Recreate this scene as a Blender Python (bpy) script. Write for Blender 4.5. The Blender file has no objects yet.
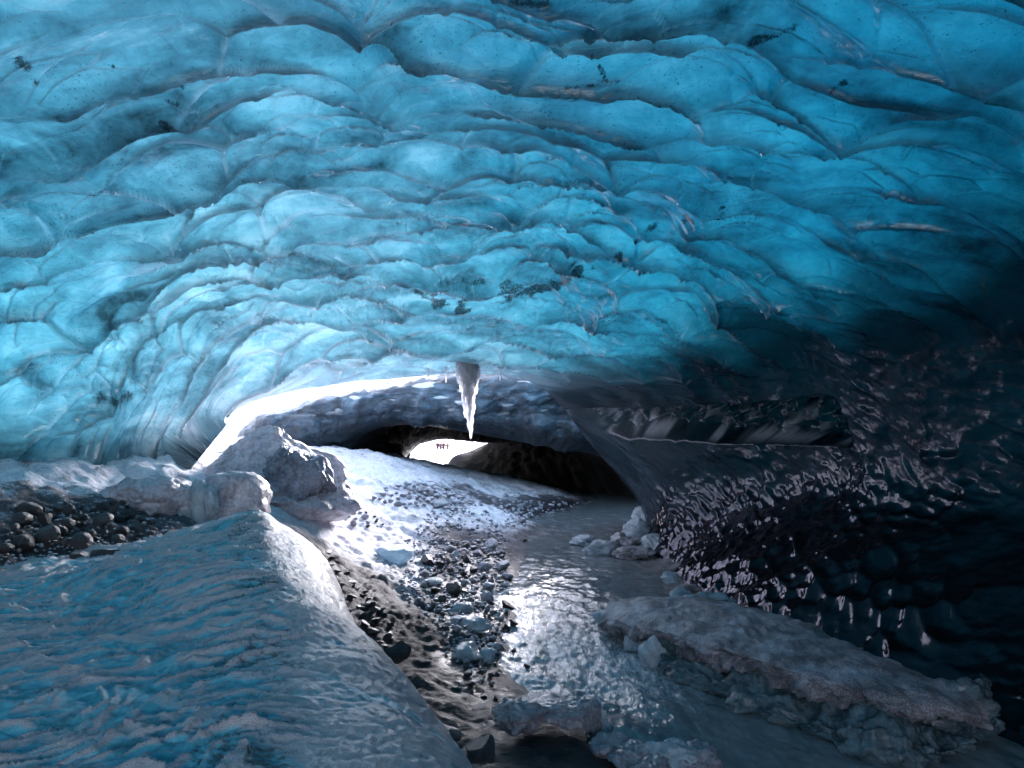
import bpy, math, random
import numpy as np
from mathutils import Vector
random.seed(7)
SC = bpy.context.scene
COL = SC.collection
rad = math.radians

# ------------------------------------------------------------------ camera
F = 780.0; PITCH = rad(3.0); CZ = 3.0
cam = bpy.data.cameras.new('camera'); cam.sensor_width = 36; cam.lens = 36*F/1024
cam.clip_start = 0.05; cam.clip_end = 4000
co = bpy.data.objects.new('camera', cam); COL.objects.link(co)
co.location = (0, 0, CZ); co.rotation_euler = (rad(90)+PITCH, 0, 0)
SC.camera = co

# ------------------------------------------------------------------ light
SUN_EL, SUN_AZ = 15.0, 18.0       # azimuth from +Y towards +X
w = bpy.data.worlds.new('World'); SC.world = w; w.use_nodes = True
nt = w.node_tree; nt.nodes.clear()
sky = nt.nodes.new('ShaderNodeTexSky'); sky.sky_type = 'NISHITA'; sky.sun_disc = False
sky.sun_elevation = rad(SUN_EL); sky.sun_rotation = rad(SUN_AZ)
bg = nt.nodes.new('ShaderNodeBackground'); bg.inputs['Strength'].default_value = 0.15
wo = nt.nodes.new('ShaderNodeOutputWorld')
hs = nt.nodes.new('ShaderNodeHueSaturation'); hs.inputs['Saturation'].default_value = .35
nt.links.new(sky.outputs[0], hs.inputs['Color']); tn = nt.nodes.new('ShaderNodeMix'); tn.data_type = 'RGBA'; tn.blend_type = 'MULTIPLY'; tn.inputs[0].default_value = 1; tn.inputs[7].default_value = (.95, .96, 1.12, 1)
nt.links.new(hs.outputs[0], tn.inputs[6]); nt.links.new(tn.outputs[2], bg.inputs[0]); nt.links.new(bg.outputs[0], wo.inputs[0])
sl = bpy.data.lights.new('sun', 'SUN'); sl.energy = 4.2; sl.angle = rad(24.0); sl.color = (1.0, 0.95, 1.0)
so = bpy.data.objects.new('sun', sl); COL.objects.link(so)
sd = Vector((math.sin(rad(SUN_AZ))*math.cos(rad(SUN_EL)), math.cos(rad(SUN_AZ))*math.cos(rad(SUN_EL)), math.sin(rad(SUN_EL))))
so.rotation_euler = sd.to_track_quat('Z', 'Y').to_euler()
SC.view_settings.view_transform = 'Standard'; SC.view_settings.look = 'None'
SC.view_settings.exposure = 2.7; SC.view_settings.gamma = 1.0
cy = SC.cycles
cy.max_bounces = 7; cy.diffuse_bounces = 4; cy.glossy_bounces = 3; cy.transmission_bounces = 5
cy.transparent_max_bounces = 6; cy.volume_bounces = 0
cy.caustics_reflective = False; cy.caustics_refractive = False
cy.sample_clamp_indirect = 4.0; cy.use_denoising = True

# ------------------------------------------------------------------ helpers
def ray(px, py):
    a = (px-512)/F; b = (384-py)/F
    return np.array([a, math.cos(PITCH)-b*math.sin(PITCH), math.sin(PITCH)+b*math.cos(PITCH)])
def WY(px, py, Y):
    d = ray(px, py); t = Y/d[1]; return (d[0]*t, Y, CZ+d[2]*t)
def WZ(px, py, z):
    d = ray(px, py); t = (z-CZ)/d[2]; return (d[0]*t, d[1]*t, z)

def _h(ix, iy, iz, seed):
    n = (ix.astype(np.int64)*73856093) ^ (iy.astype(np.int64)*19349663) ^ (iz.astype(np.int64)*83492791) ^ (seed*2654435761)
    n &= 0xffffffff
    n = ((n ^ (n >> 16))*0x45d9f3b) & 0xffffffff
    n = ((n ^ (n >> 16))*0x45d9f3b) & 0xffffffff
    return (n ^ (n >> 16)) & 0xffffffff
def _r(ix, iy, iz, seed): return _h(ix, iy, iz, seed)/4294967295.0
def noise2(x, y, seed=0):
    xi = np.floor(x); yi = np.floor(y); fx = x-xi; fy = y-yi
    xi = xi.astype(np.int64); yi = yi.astype(np.int64); z = np.zeros_like(xi)
    ux = fx*fx*fx*(fx*(fx*6-15)+10); uy = fy*fy*fy*(fy*(fy*6-15)+10)
    def g(a, b):
        an = _r(xi+a, yi+b, z, seed)*6.2831853
        return np.cos(an)*(fx-a)+np.sin(an)*(fy-b)
    return ((g(0,0)*(1-ux)+g(1,0)*ux)*(1-uy)+(g(0,1)*(1-ux)+g(1,1)*ux)*uy)*1.5
def fbm(x, y, o=4, seed=0, g=0.5):
    r = 0; a = 1; f = 1
    for i in range(o):
        r = r+a*noise2(x*f, y*f, seed+i*17); a *= g; f *= 2.03
    return r
def noise3(x, y, z, seed=0):
    xi = np.floor(x); yi = np.floor(y); zi = np.floor(z); fx = x-xi; fy = y-yi; fz = z-zi
    xi = xi.astype(np.int64); yi = yi.astype(np.int64); zi = zi.astype(np.int64)
    s = lambda t: t*t*(3-2*t)
    ux, uy, uz = s(fx), s(fy), s(fz)
    c = lambda a, b, d: _r(xi+a, yi+b, zi+d, seed)*2-1
    l = lambda p, q, t: p+(q-p)*t
    return l(l(l(c(0,0,0), c(1,0,0), ux), l(c(0,1,0), c(1,1,0), ux), uy), l(l(c(0,0,1), c(1,0,1), ux), l(c(0,1,1), c(1,1,1), ux), uy), uz)
def voro(x, y, seed=0, jit=0.9):
    """F1, F2, cell random, offset to the nearest point"""
    xi = np.floor(x).astype(np.int64); yi = np.floor(y).astype(np.int64); z = np.zeros_like(xi)
    f1 = np.full(x.shape, 9.0); f2 = np.full(x.shape, 9.0)
    rid = np.zeros(x.shape); ox = np.zeros(x.shape); oy = np.zeros(x.shape)
    for a in (-1, 0, 1):
        for b in (-1, 0, 1):
            cx = xi+a; cyy = yi+b
            px = cx+0.5+(_r(cx, cyy, z, seed)-.5)*jit; py = cyy+0.5+(_r(cx, cyy, z, seed+5)-.5)*jit
            dx = x-px; dy = y-py; d = np.sqrt(dx*dx+dy*dy)
            n = d < f1
            f2 = np.where(n, f1, np.minimum(f2, d))
            rid = np.where(n, _r(cx, cyy, z, seed+9), rid); ox = np.where(n, dx, ox); oy = np.where(n, dy, oy)
            f1 = np.where(n, d, f1)
    return f1, f2, rid, ox, oy
def ss(a, b, x):
    t = np.clip((x-a)/(b-a), 0, 1); return t*t*(3-2*t)
def hermite(kn, P, t):
    """P (n, ...) at knots kn sampled at t (m,) -> (m, ...), monotone-ish tangents"""
    kn = np.array(kn, float); P = np.array(P, float); n = len(kn)
    sh = (-1,)+(1,)*(P.ndim-1)
    d = (P[1:]-P[:-1])/(kn[1:]-kn[:-1]).reshape(sh)
    m = np.zeros_like(P); m[0] = d[0]; m[-1] = d[-1]
    h = (kn[1:]-kn[:-1]).reshape(sh)
    m[1:-1] = (d[:-1]*h[1:]+d[1:]*h[:-1])/(h[1:]+h[:-1])
    i = np.clip(np.searchsorted(kn, t, side='right')-1, 0, n-2)
    hh = (kn[i+1]-kn[i]); s = ((t-kn[i])/hh).reshape(sh); hh = hh.reshape(sh)
    s2 = s*s; s3 = s2*s
    return (2*s3-3*s2+1)*P[i]+(s3-2*s2+s)*hh*m[i]+(-2*s3+3*s2)*P[i+1]+(s3-s2)*hh*m[i+1]

def mesh_np(name, V, Q, mats, attrs=None, midx=None, smooth=True, parent=None):
    V = np.ascontiguousarray(V, dtype=np.float32).reshape(-1, 3); Q = np.ascontiguousarray(Q, dtype=np.int32)
    k = Q.shape[1]; me = bpy.data.meshes.new(name)
    me.vertices.add(len(V)); me.vertices.foreach_set('co', V.ravel())
    me.loops.add(Q.size); me.loops.foreach_set('vertex_index', Q.ravel())
    me.polygons.add(len(Q)); me.polygons.foreach_set('loop_start', np.arange(0, Q.size, k, dtype=np.int32))
    me.polygons.foreach_set('loop_total', np.full(len(Q), k, dtype=np.int32))
    for m in (mats if isinstance(mats, (list, tuple)) else [mats]): me.materials.append(m)
    if midx is not None: me.polygons.foreach_set('material_index', np.ascontiguousarray(midx, dtype=np.int32))
    me.polygons.foreach_set('use_smooth', np.full(len(Q), smooth, dtype=bool))
    me.update(calc_edges=True)
    for an, av in (attrs or {}).items():
        at = me.attributes.new(an, 'FLOAT', 'POINT'); at.data.foreach_set('value', np.ascontiguousarray(av, dtype=np.float32).ravel())
    o = bpy.data.objects.new(name, me); COL.objects.link(o)
    if parent: o.parent = parent
    return o
def gridq(nr, nc, off=0, flip=False):
    i = np.arange(nr-1)[:, None]*nc+np.arange(nc-1)[None, :]+off
    q = np.stack([i, i+1, i+nc+1, i+nc], -1).reshape(-1, 4)
    return q[:, ::-1] if flip else q
def normals(P):
    du = np.gradient(P, axis=1); dv = np.gradient(P, axis=0)
    n = np.cross(du, dv); return n/np.maximum(np.linalg.norm(n, axis=-1, keepdims=True), 1e-9)
def tag(o, label=None, cat=None, group=None, kind=None):
    if label: o['label'] = label
    if cat: o['category'] = cat
    if group: o['group'] = group
    if kind: o['kind'] = kind
    return o
def empty(name, loc, rz=0):
    o = bpy.data.objects.new(name, None); COL.objects.link(o); o.location = loc; o.rotation_euler = (0, 0, rz); return o

# ------------------------------------------------------------------ materials
class N:
    def __init__(s, name):
        s.m = bpy.data.materials.new(name); s.m.use_nodes = True; s.t = s.m.node_tree; s.t.nodes.clear()
        s.out = s.n('OutputMaterial')
    def n(s, ty, **kw):
        x = s.t.nodes.new('ShaderNode'+ty)
        for k, v in kw.items():
            if k in ('op',): x.operation = v
            elif hasattr(x, k): setattr(x, k, v)
        return x
    def l(s, a, b): s.t.links.new(a, b)
    def setin(s, x, i, v):
        if v is None: return
        if isinstance(v, bpy.types.NodeSocket): s.l(v, x.inputs[i])
        else: x.inputs[i].default_value = v
    def math(s, op, a, b=None, c=None, clamp=False):
        x = s.n('Math', op=op); x.use_clamp = clamp
        for i, v in enumerate((a, b, c)): s.setin(x, i, v)
        return x.outputs[0]
    def attr(s, name): return s.n('Attribute', attribute_name=name).outputs['Fac']
    def pos(s, scale=(1,1,1), rot=(0,0,0), obj=False):
        g = s.n('TexCoord').outputs['Object'] if obj else s.n('NewGeometry').outputs['Position']
        mp = s.n('Mapping'); mp.inputs['Scale'].default_value = scale; mp.inputs['Rotation'].default_value = rot
        s.l(g, mp.inputs[0]); return mp.outputs[0]
    def noise(s, scale, detail=6, rough=.55, dist=0, vec=None, col=False):
        x = s.n('TexNoise'); x.inputs['Scale'].default_value = scale; x.inputs['Detail'].default_value = detail
        x.inputs['Roughness'].default_value = rough; x.inputs['Distortion'].default_value = dist
        if vec is None: vec = s.pos()
        s.l(vec, x.inputs['Vector']); return x.outputs['Color' if col else 'Fac']
    def voro(s, scale, feat='F1', vec=None, out='Distance'):
        x = s.n('TexVoronoi'); x.feature = feat; x.inputs['Scale'].default_value = scale
        if vec is None: vec = s.pos()
        s.l(vec, x.inputs['Vector']); return x.outputs[out]
    def ramp(s, fac, stops, interp='LINEAR'):
        x = s.n('ValToRGB'); r = x.color_ramp; r.interpolation = interp
        while len(r.elements) < len(stops): r.elements.new(0.5)
        for e, (p, c) in zip(r.elements, stops):
            e.position = p; e.color = (c, c, c, 1) if isinstance(c, (int, float)) else (*c, 1)
        s.l(fac, x.inputs[0]); return x.outputs[0]
    def mix(s, fac, a, b, blend='MIX'):
        x = s.n('Mix'); x.data_type = 'RGBA'; x.blend_type = blend
        s.setin(x, 0, fac)
        for i, v in ((6, a), (7, b)):
            if isinstance(v, (tuple, list)): v = (*v, 1)
            s.setin(x, i, v)
        return x.outputs[2]
    def bump(s, h, strength=.5, dist=.05, normal=None):
        x = s.n('Bump'); s.setin(x, 'Strength', strength); x.inputs['Distance'].default_value = dist
        s.l(h, x.inputs['Height'])
        if normal is not None: s.l(normal, x.inputs['Normal'])
        return x.outputs[0]
    def prin(s, color, rough=.6, normal=None, **kw):
        x = s.n('BsdfPrincipled')
        if isinstance(color, (tuple, list)): color = (*color, 1)
        s.setin(x, 'Base Color', color); s.setin(x, 'Roughness', rough)
        if normal is not None: s.l(normal, x.inputs['Normal'])
        for k, v in kw.items(): s.setin(x, k.replace('_', ' '), v)
        return x.outputs[0]
    def mixs(s, fac, a, b):
        x = s.n('MixShader'); s.setin(x, 0, fac); s.l(a, x.inputs[1]); s.l(b, x.inputs[2]); return x.outputs[0]
    def done(s, surf): s.l(surf, s.out.inputs['Surface']); return s.m

def mat_ceiling():
    """glacier ice seen from the cave: light comes through it, and its wet skin mirrors the opening"""
    k = N('scalloped_glacier_ice')
    frost_light = k.attr('frost_light'); dirt = k.attr('dirt'); deb = k.attr('seam')
    p = k.pos((.55, 1.15, 1.3), (0, 0, rad(8)))
    wisp = k.noise(1.1, 5, .52, .8, p)
    wisp2 = k.noise(7.0, 6, .6, .8, p)
    stre = k.noise(3.2, 6, .68, .9, k.pos((1.9, .5, 2.2), (0, 0, rad(-28))))
    a = k.math('ADD', k.math('MULTIPLY', wisp, .70), k.math('ADD', k.math('MULTIPLY', wisp2, .10), k.math('MULTIPLY', stre, .2)))
    tcol = k.ramp(a, [(.33, (.045, .085, .10)), (.42, (.17, .31, .355)), (.53, (.33, .55, .60)), (.63, (.66, .77, .79))])
    tcol = k.mix(k.math('MULTIPLY', k.attr('crest_glint'), .8), tcol, (.95, .93, 1.0))  # highlights on the crests, painted into the ice colour
    # fine specks and smears of ash frozen into the ice
    sp = k.noise(38, 3, .7, 0, k.pos((1, 1, 1)))
    area = k.noise(.9, 3, .5, .5)
    thr = k.math('SUBTRACT', .735, k.math('MULTIPLY', area, .22))
    spk = k.math('MULTIPLY', k.math('SUBTRACT', sp, thr, clamp=True), 14, clamp=True)
    tcol = k.mix(k.math('MULTIPLY', spk, .75), tcol, (.02, .05, .07))
    grn = k.noise(26, 5, .75, .6)
    dm = k.ramp(k.math('ADD', deb, k.math('MULTIPLY', k.math('SUBTRACT', grn, .5), 1.7)), [(.42, 0.), (.78, 1.)])
    tcol = k.mix(k.math('MULTIPLY', dm, .85), tcol, (.004, .005, .008))
    tcol = k.mix(dirt, tcol, (.004, .006, .008))
    bmp = k.bump(k.math('ADD', k.noise(6, 5, .6, .7, p), k.math('MULTIPLY', k.noise(24, 5, .65, .5, p), .35)), .6, .05)
    tr = k.n('BsdfTranslucent'); k.setin(tr, 'Color', tcol); k.l(bmp, tr.inputs['Normal'])
    dcol = k.mix(frost_light, k.mix(dirt, (.10, .16, .20), (.006, .006, .008)), (.55, .60, .68))  # pale tone holds rim frost and painted glints
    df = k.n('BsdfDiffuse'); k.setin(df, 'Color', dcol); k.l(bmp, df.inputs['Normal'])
    base = k.mixs(k.math('ADD', .2, k.math('MULTIPLY', frost_light, .3)), tr.outputs[0], df.outputs[0])
    gl = k.n('BsdfGlossy'); gl.inputs['Roughness'].default_value = .05; b2 = k.bump(k.noise(7, 3, .5, .6, p), .22, .05); k.l(b2, gl.inputs['Normal'])
    k.setin(gl, 'Color', k.mix(dirt, (1, 1, 1), (.42, .39, .45)))
    fr = k.n('Fresnel'); fr.inputs['IOR'].default_value = 1.55; k.l(b2, fr.inputs['Normal'])
    k.done(k.mixs(fr.outputs[0], base, gl.outputs[0]))
    va = k.n('VolumeAbsorption'); va.inputs['Color'].default_value = (.52, .875, .91, 1); va.inputs['Density'].default_value = .72
    k.l(va.outputs[0], k.out.inputs['Volume'])
    return k.m
def mat_ceiling_top():
    k = N('glacier_upper_surface')
    tr = k.n('BsdfTranslucent'); tr.inputs['Color'].default_value = (.9, .95, 1, 1)
    tp = k.n('BsdfTransparent'); tp.inputs['Color'].default_value = (.95, .97, 1, 1)
    k.done(k.mixs(.4, tr.outputs[0], tp.outputs[0]))
    va = k.n('VolumeAbsorption'); va.inputs['Color'].default_value = (.52, .875, .91, 1); va.inputs['Density'].default_value = .72
    k.l(va.outputs[0], k.out.inputs['Volume'])
    return k.m
def mat_far_ice():
    k = N('dark_glacier_ice')
    sn = k.attr('snow'); p = k.pos((.7, 1, 1.3))
    n1 = k.noise(1.1, 8, .65, 1.5, p)
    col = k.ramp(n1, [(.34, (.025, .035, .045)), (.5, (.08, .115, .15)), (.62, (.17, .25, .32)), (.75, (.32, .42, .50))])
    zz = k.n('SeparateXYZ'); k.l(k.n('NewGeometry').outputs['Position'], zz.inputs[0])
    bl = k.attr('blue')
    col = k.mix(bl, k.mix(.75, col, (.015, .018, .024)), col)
    col = k.mix(sn, col, (.86, .88, .93))
    b = k.bump(k.noise(5, 8, .65, 1, p), .8, .12)
    rough = k.math('ADD', .3, k.math('MULTIPLY', sn, .5))
    return k.done(k.prin(col, rough, b))
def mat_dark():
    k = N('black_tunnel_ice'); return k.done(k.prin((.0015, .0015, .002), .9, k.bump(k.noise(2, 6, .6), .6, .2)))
def mat_ground():
    k = N('snow_and_ash_ground')
    ash = k.attr('ash'); peb = k.attr('pebble'); scr = k.attr('scree'); wet = k.attr('wet')
    n = k.noise(2.3, 9, .68, .5); nf = k.noise(14, 7, .74); nv = k.noise(60, 4, .75)
    snow = k.ramp(nf, [(.3, (.40, .375, .45)), (.45, (.74, .72, .79)), (.62, (.87, .86, .92))])
    grit = k.ramp(nv, [(.35, (.018, .018, .022)), (.5, (.07, .066, .08)), (.68, (.22, .21, .25))])
    f = k.math('ADD', ash, k.math('MULTIPLY', k.math('SUBTRACT', n, .5), 1.6))
    f = k.math('ADD', f, k.math('MULTIPLY', k.math('SUBTRACT', nv, .5), 1.3))
    f = k.ramp(f, [(.38, 0.), (.62, 1.)])
    col = k.mix(f, snow, grit)
    st = k.noise(3.2, 7, .65, .3, k.pos((3.2, .45, 1), (0, 0, rad(-28))))
    sc = k.ramp(k.math('ADD', k.math('MULTIPLY', st, .7), k.math('MULTIPLY', nv, .3)), [(.36, (.008, .008, .011)), (.52, (.022, .021, .026)), (.68, (.075, .072, .086))])
    col = k.mix(scr, col, sc)
    col = k.mix(k.math('MULTIPLY', wet, .75), col, (.02, .022, .026))
    h = k.math('ADD', k.math('MULTIPLY', n, 1.0), k.math('ADD', k.math('MULTIPLY', nf, .5), k.math('MULTIPLY', nv, .22)))
    rough = k.math('SUBTRACT', .75, k.math('MULTIPLY', wet, .5))
    return k.done(k.prin(col, rough, k.bump(h, .9, .09)))
def mat_mound():
    k = N('dirty_blue_ice_mound')
    lip = k.attr('lip'); ash = k.attr('ash'); flank = k.attr('flank')
    n = k.noise(22, 7, .72, .4, k.pos((.8, 1.3, 1), (0, 0, rad(-20)))); g = k.noise(190, 3, .75); m = k.noise(5, 6, .6, 1)
    f = k.math('ADD', lip, k.math('MULTIPLY', k.math('SUBTRACT', n, .5), .8))
    ice = k.ramp(m, [(.3, (.02, .14, .19)), (.5, (.07, .34, .42)), (.7, (.18, .54, .62))])
    frost_light = k.ramp(g, [(.30, (.20, .18, .19)), (.5, (.38, .35, .37)), (.70, (.62, .58, .60))])
    col = k.mix(k.ramp(f, [(.35, 0.), (.62, 1.)]), ice, frost_light)
    fa = k.math('ADD', ash, k.math('MULTIPLY', k.math('SUBTRACT', n, .5), 1.4))
    col = k.mix(k.math('MULTIPLY', k.ramp(fa, [(.45, 0.), (.62, 1.)]), .85), col, (.03, .035, .04))
    h = k.math('ADD', k.math('MULTIPLY', n, .6), k.math('MULTIPLY', g, .35))
    return k.done(k.prin(col, k.math('SUBTRACT', .55, k.math('MULTIPLY', flank, .2)), k.bump(h, .8, .03), Coat_Weight=.15, Coat_Roughness=.25))
def mat_rock(name, c0, c1, c2, frost_light=.0, rough=.55):
    k = N(name); p = k.pos(obj=True)
    oi = k.n('ObjectInfo')
    n = k.noise(3.0, 8, .65, .4, p); nf = k.noise(22, 5, .7, 0, p)
    col = k.ramp(k.math('ADD', k.math('MULTIPLY', n, .6), k.math('MULTIPLY', nf, .4)), [(.34, c0), (.5, c1), (.68, c2)])
    col = k.mix(.5, col, k.mix(oi.outputs['Random'], c0, c2), 'MIX')
    if frost_light > 0:
        nz = k.n('SeparateXYZ'); k.l(k.n('NewGeometry').outputs['Normal'], nz.inputs[0])
        f = k.math('ADD', k.math('MULTIPLY', nz.outputs[2], .5), k.math('MULTIPLY', nf, .7))
        col = k.mix(k.math('MULTIPLY', k.ramp(f, [(.62, 0.), (.85, 1.)]), frost_light), col, (.72, .72, .8))
    return k.done(k.prin(col, rough, k.bump(k.math('ADD', n, k.math('MULTIPLY', nf, .4)), .7, .06)))
def mat_ice(name, lo, hi, rough=.2, tr=.35, dirt=.3):
    k = N(name); p = k.pos(obj=True)
    n = k.noise(2.6, 8, .66, 1.0, p); nf = k.noise(18, 5, .7, 0, p)
    col = k.ramp(k.math('ADD', k.math('MULTIPLY', n, .6), k.math('MULTIPLY', nf, .4)), [(.36, lo), (.62, hi)])
    d = k.ramp(k.noise(5, 7, .75, .5, p), [(.5, 0.), (.66, dirt)])
    col = k.mix(d, col, (.035, .033, .04))
    b = k.bump(k.math('ADD', n, k.math('MULTIPLY', nf, .35)), .8, .08)
    a = k.prin(col, rough, b, Coat_Weight=.3, Coat_Roughness=.12)
    t = k.n('BsdfTranslucent'); k.l(col, t.inputs[0])
    return k.done(k.mixs(tr, a, t.outputs[0]))
def mat_water():
    k = N('milky_meltwater'); foam = k.attr('foam')
    p1 = k.pos((1.7, .55, 1), (0, 0, rad(20)))
    w1 = k.noise(1.8, 5, .6, 1.2, p1); w2 = k.noise(8, 5, .62, .8, p1)
    fl = k.noise(7, 8, .72, 1.8, p1)
    f = k.ramp(k.math('ADD', k.math('MULTIPLY', foam, .42), k.math('MULTIPLY', fl, .8)), [(.62, 0.), (.95, 1.)])
    col = k.mix(k.math('MULTIPLY', f, .7), k.ramp(w1, [(.3, (.095, .115, .125)), (.7, (.18, .205, .22))]), (.60, .61, .66))
    w3 = k.noise(30, 3, .6, .5, p1)
    h = k.math('ADD', w1, k.math('ADD', k.math('MULTIPLY', w2, .5), k.math('MULTIPLY', w3, .05)))
    return k.done(k.prin(col, k.math('ADD', .15, k.math('MULTIPLY', f, .3)), k.bump(h, k.math('ADD', .12, k.math('MULTIPLY', foam, .38)), .1)))
def mat_snow():
    k = N('clean_snow'); return k.done(k.prin((.85, .86, .9), .7, k.bump(k.noise(3, 6, .6), .4, .1)))

M_ROOF, M_TOP, M_FAR, M_BLK, M_GND, M_MND = mat_ceiling(), mat_ceiling_top(), mat_far_ice(), mat_dark(), mat_ground(), mat_mound()
M_WAT, M_SNOW = mat_water(), mat_snow()
M_RD = mat_rock('black_basalt', (.012, .013, .015), (.035, .036, .04), (.09, .092, .1), 0, .45)
M_RG = mat_rock('frosted_basalt', (.10, .10, .115), (.23, .23, .265), (.42, .42, .48), .75, .6)
M_BOUL = mat_ice('ash_speckled_ice', (.26, .25, .29), (.78, .76, .84), .4, .3, .6)
M_CLR = mat_ice('clear_ice', (.30, .40, .46), (.78, .84, .9), .12, .45, .15)
M_BLUE = mat_ice('pale_blue_ice', (.35, .55, .68), (.70, .84, .92), .2, .4, .1)
M_SHELF = mat_ice('frozen_crust', (.10, .10, .12), (.42, .41, .46), .35, .05, .6)
M_ICIC = mat_ice('white_icicle_ice', (.75, .75, .8), (1.0, 1.0, 1.0), .2, .85, .0)

# ------------------------------------------------------------------ cave roof and right wall, one shell
# each row: a cross-section from the left foot over the crown to the right foot: (x, z, y)
def sec(xs, zs, ys):
    ys = [ys]*12 if isinstance(ys, (int, float)) else ys
    return np.array([[x, y, z] for x, z, y in zip(xs, zs, ys)])
S = [sec([-12,-11,-9,-6,-3,0,3,5.5,7,7.5,6,5.5], [-1,1.5,4,5.6,6.1,6.2,6,5.4,4,2.2,.3,-1], -10),
     sec([-10.5,-9.8,-8.3,-5.8,-3,0,2.6,4.8,6.6,7.2,5.6,5.2], [0,1.6,3.8,5.4,6.1,6.2,5.9,5.4,4.3,2.2,.2,-1], 4),
     sec([-9.6,-8.9,-7.9,-5.8,-3,0,2.6,4.8,6.3,6.6,4.5,4.2], [1,2,3.5,5.0,5.9,6.0,5.6,5.0,4.0,2.0,.2,-1], 9),
     sec([-8.3,-7.6,-6.9,-5.3,-3,-.4,1.9,3.8,5.2,5.5,3.6,3.4], [1,2.3,3.2,4.5,5.3,5.5,5.2,4.7,3.8,1.9,.2,-1], [11.6,11.6,11.8,12,12,12,12,12,12.2,12.5,13,13]),
     sec([-7.4,-6.8,-6.1,-4.9,-3.0,-.7,1.2,2.8,4.0,4.5,3.25,3.1], [1,2.3,3.0,3.95,4.65,4.85,4.6,4.2,3.5,1.8,.2,-1], [12.6,12.6,13.4,14.4,15,15,15,15,15.6,16.6,17.6,18])]
rim = [(190,472,13.8),(200,457,14),(222,431,15),(245,405,16.5),(330,386,17.5),(420,377,18),(480,375,18),(530,382,18),(562,407,19.5),(588,441,21.5),(640,506,24.5),(648,560,25)]
S.append(np.array([WY(*r) for r in rim]))
KN = [-10, 4, 9, 12, 15, 18]
NU, NF = 1100, 820
vv = np.linspace(0, 1, NF); a_ = 4.0**-.35; b_ = 18.0**-.35
vf = (a_+(b_-a_)*vv)**(1/-.35)
vs = np.concatenate([np.linspace(-10, 4, 40)[:-1], vf])
R = hermite(KN, np.stack(S), vs)                       # rows x 12 x 3
us = np.linspace(0, 11, NU)
P = hermite(np.arange(12), R.transpose(1, 0, 2), us).transpose(1, 0, 2)   # rows x NU x 3
nrm = normals(P)
inw = np.sum(nrm*(np.array([-1.0, 0, 2.0])-P)*np.array([1, 0, 1]), -1, keepdims=True)
FLIP = np.mean(inw) < 0; nrm = nrm*(-1 if FLIP else 1); print('FLIP', FLIP)
seg = np.linalg.norm(np.diff(P, axis=1)[..., [0, 2]], axis=-1); s_ = np.concatenate([np.zeros((len(vs), 1)), np.cumsum(seg, 1)], 1)
s_ = s_-s_[:, NU//2:NU//2+1]
Yn = P[..., 1]; U = np.broadcast_to(us[None, :], Yn.shape)
wallm = ss(6.6, 8.3, U)                                # 0 roof, 1 right wall
wx = fbm(s_*.30, Yn*.30, 2, 3, .4)*.9; wy = fbm(s_*.30+31, Yn*.30, 2, 8, .4)*.7
def scallop(sx, sy, rot, seed, lip=.35, k1=1.0, kk=16.):
    """dished cells that meet in rounded crests, each cell tilted a little against its neighbours"""
    c, s = math.cos(rot), math.sin(rot)
    x = ((s_+wx*k1)*c+(Yn+wy*k1)*s)/sx; y = (-(s_+wx*k1)*s+(Yn+wy*k1)*c)/sy
    xi = np.floor(x).astype(np.int64); yi = np.floor(y).astype(np.int64); z = np.zeros_like(xi); acc = np.zeros(x.shape); m1 = np.full(x.shape, 9.); m2 = m1.copy()
    for a in (-1, 0, 1):
        for b in (-1, 0, 1):
            cx = xi+a; cyy = yi+b
            dx = x-(cx+.5+(_r(cx, cyy, z, seed)-.5)*.9); dy = y-(cyy+.5+(_r(cx, cyy, z, seed+5)-.5)*.9); rr = _r(cx, cyy, z, seed+9)
            v = dx*dx+dy*dy+lip*dy*(.15+.6*rr)+.25*rr; acc += np.exp(-kk*v)
            m2 = np.minimum(m2, np.maximum(m1, v)); m1 = np.minimum(m1, v)
    return -np.log(acc+1e-280)/kk, np.exp(-((m2-m1)/.055)**2), np.exp(-((m2-m1)/.11)**2)
h1, c1, _ = scallop(1.55, .66, .14, 11, 1.1, 1.0, 80)
h2, c2, _ = scallop(.74, .30, -.08, 23, 1.1, .7, 70)
h3, _, c3 = scallop(.36, .17, .25, 37, 1.1, .5, 60)
w1 = scallop(.22, .5, .75, 51, .9, .5, 18)[0]
w2 = scallop(.8, 1.2, .55, 67, .5, 1, 18)[0]
rough_r = (.35+.65*ss(-.2, .45, fbm(s_*.25+5, Yn*.25, 3, 77)))*(1+.6*ss(9, 14, Yn))
h3m = .4+1.1*ss(8, 13, Yn)
nearc = (.7+.3*ss(7, 11, Yn))*(1-.55*ss(12.5, 16, Yn))
part1 = ss(-.25, .15, fbm(s_*.45+13, Yn*.45, 2, 201)); part2 = ss(-.15, .2, fbm(s_*.7+3, Yn*.7, 2, 203))
roof = .52*h1+.19*h2*rough_r*nearc+.06*h3*h3m*nearc+.085*c1*part1+.045*c2*part2*nearc+.018*c3*part2*h3m+.006*fbm(s_*3, Yn*5, 3, 5)
w3 = scallop(.12, .28, .95, 91, .8, .3, 30)[0]
wall = .035*w3*ss(9, 12, Yn)+.10*w1*(.35+.9*ss(-.3, .4, fbm(s_*.7, Yn*.5, 3, 211)))+.10*w2*ss(8.5, 12, Yn)+.012*fbm(s_*5, Yn*3, 3, 5)
print('roof', np.percentile(roof, [1, 50, 99]))
d = (roof-np.percentile(roof, 96))*(1-wallm)+wall*wallm
d = d+.35*fbm(s_*.22, Yn*.22, 3, 91)*(1-.4*wallm)
# calm towards the rim so the lip keeps its line
rimk = ss(18, 16, vs)[:, None]
d = d*(.12+.88*rimk)-.0
P0 = P.copy()
P = P+nrm*d[..., None]
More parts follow.
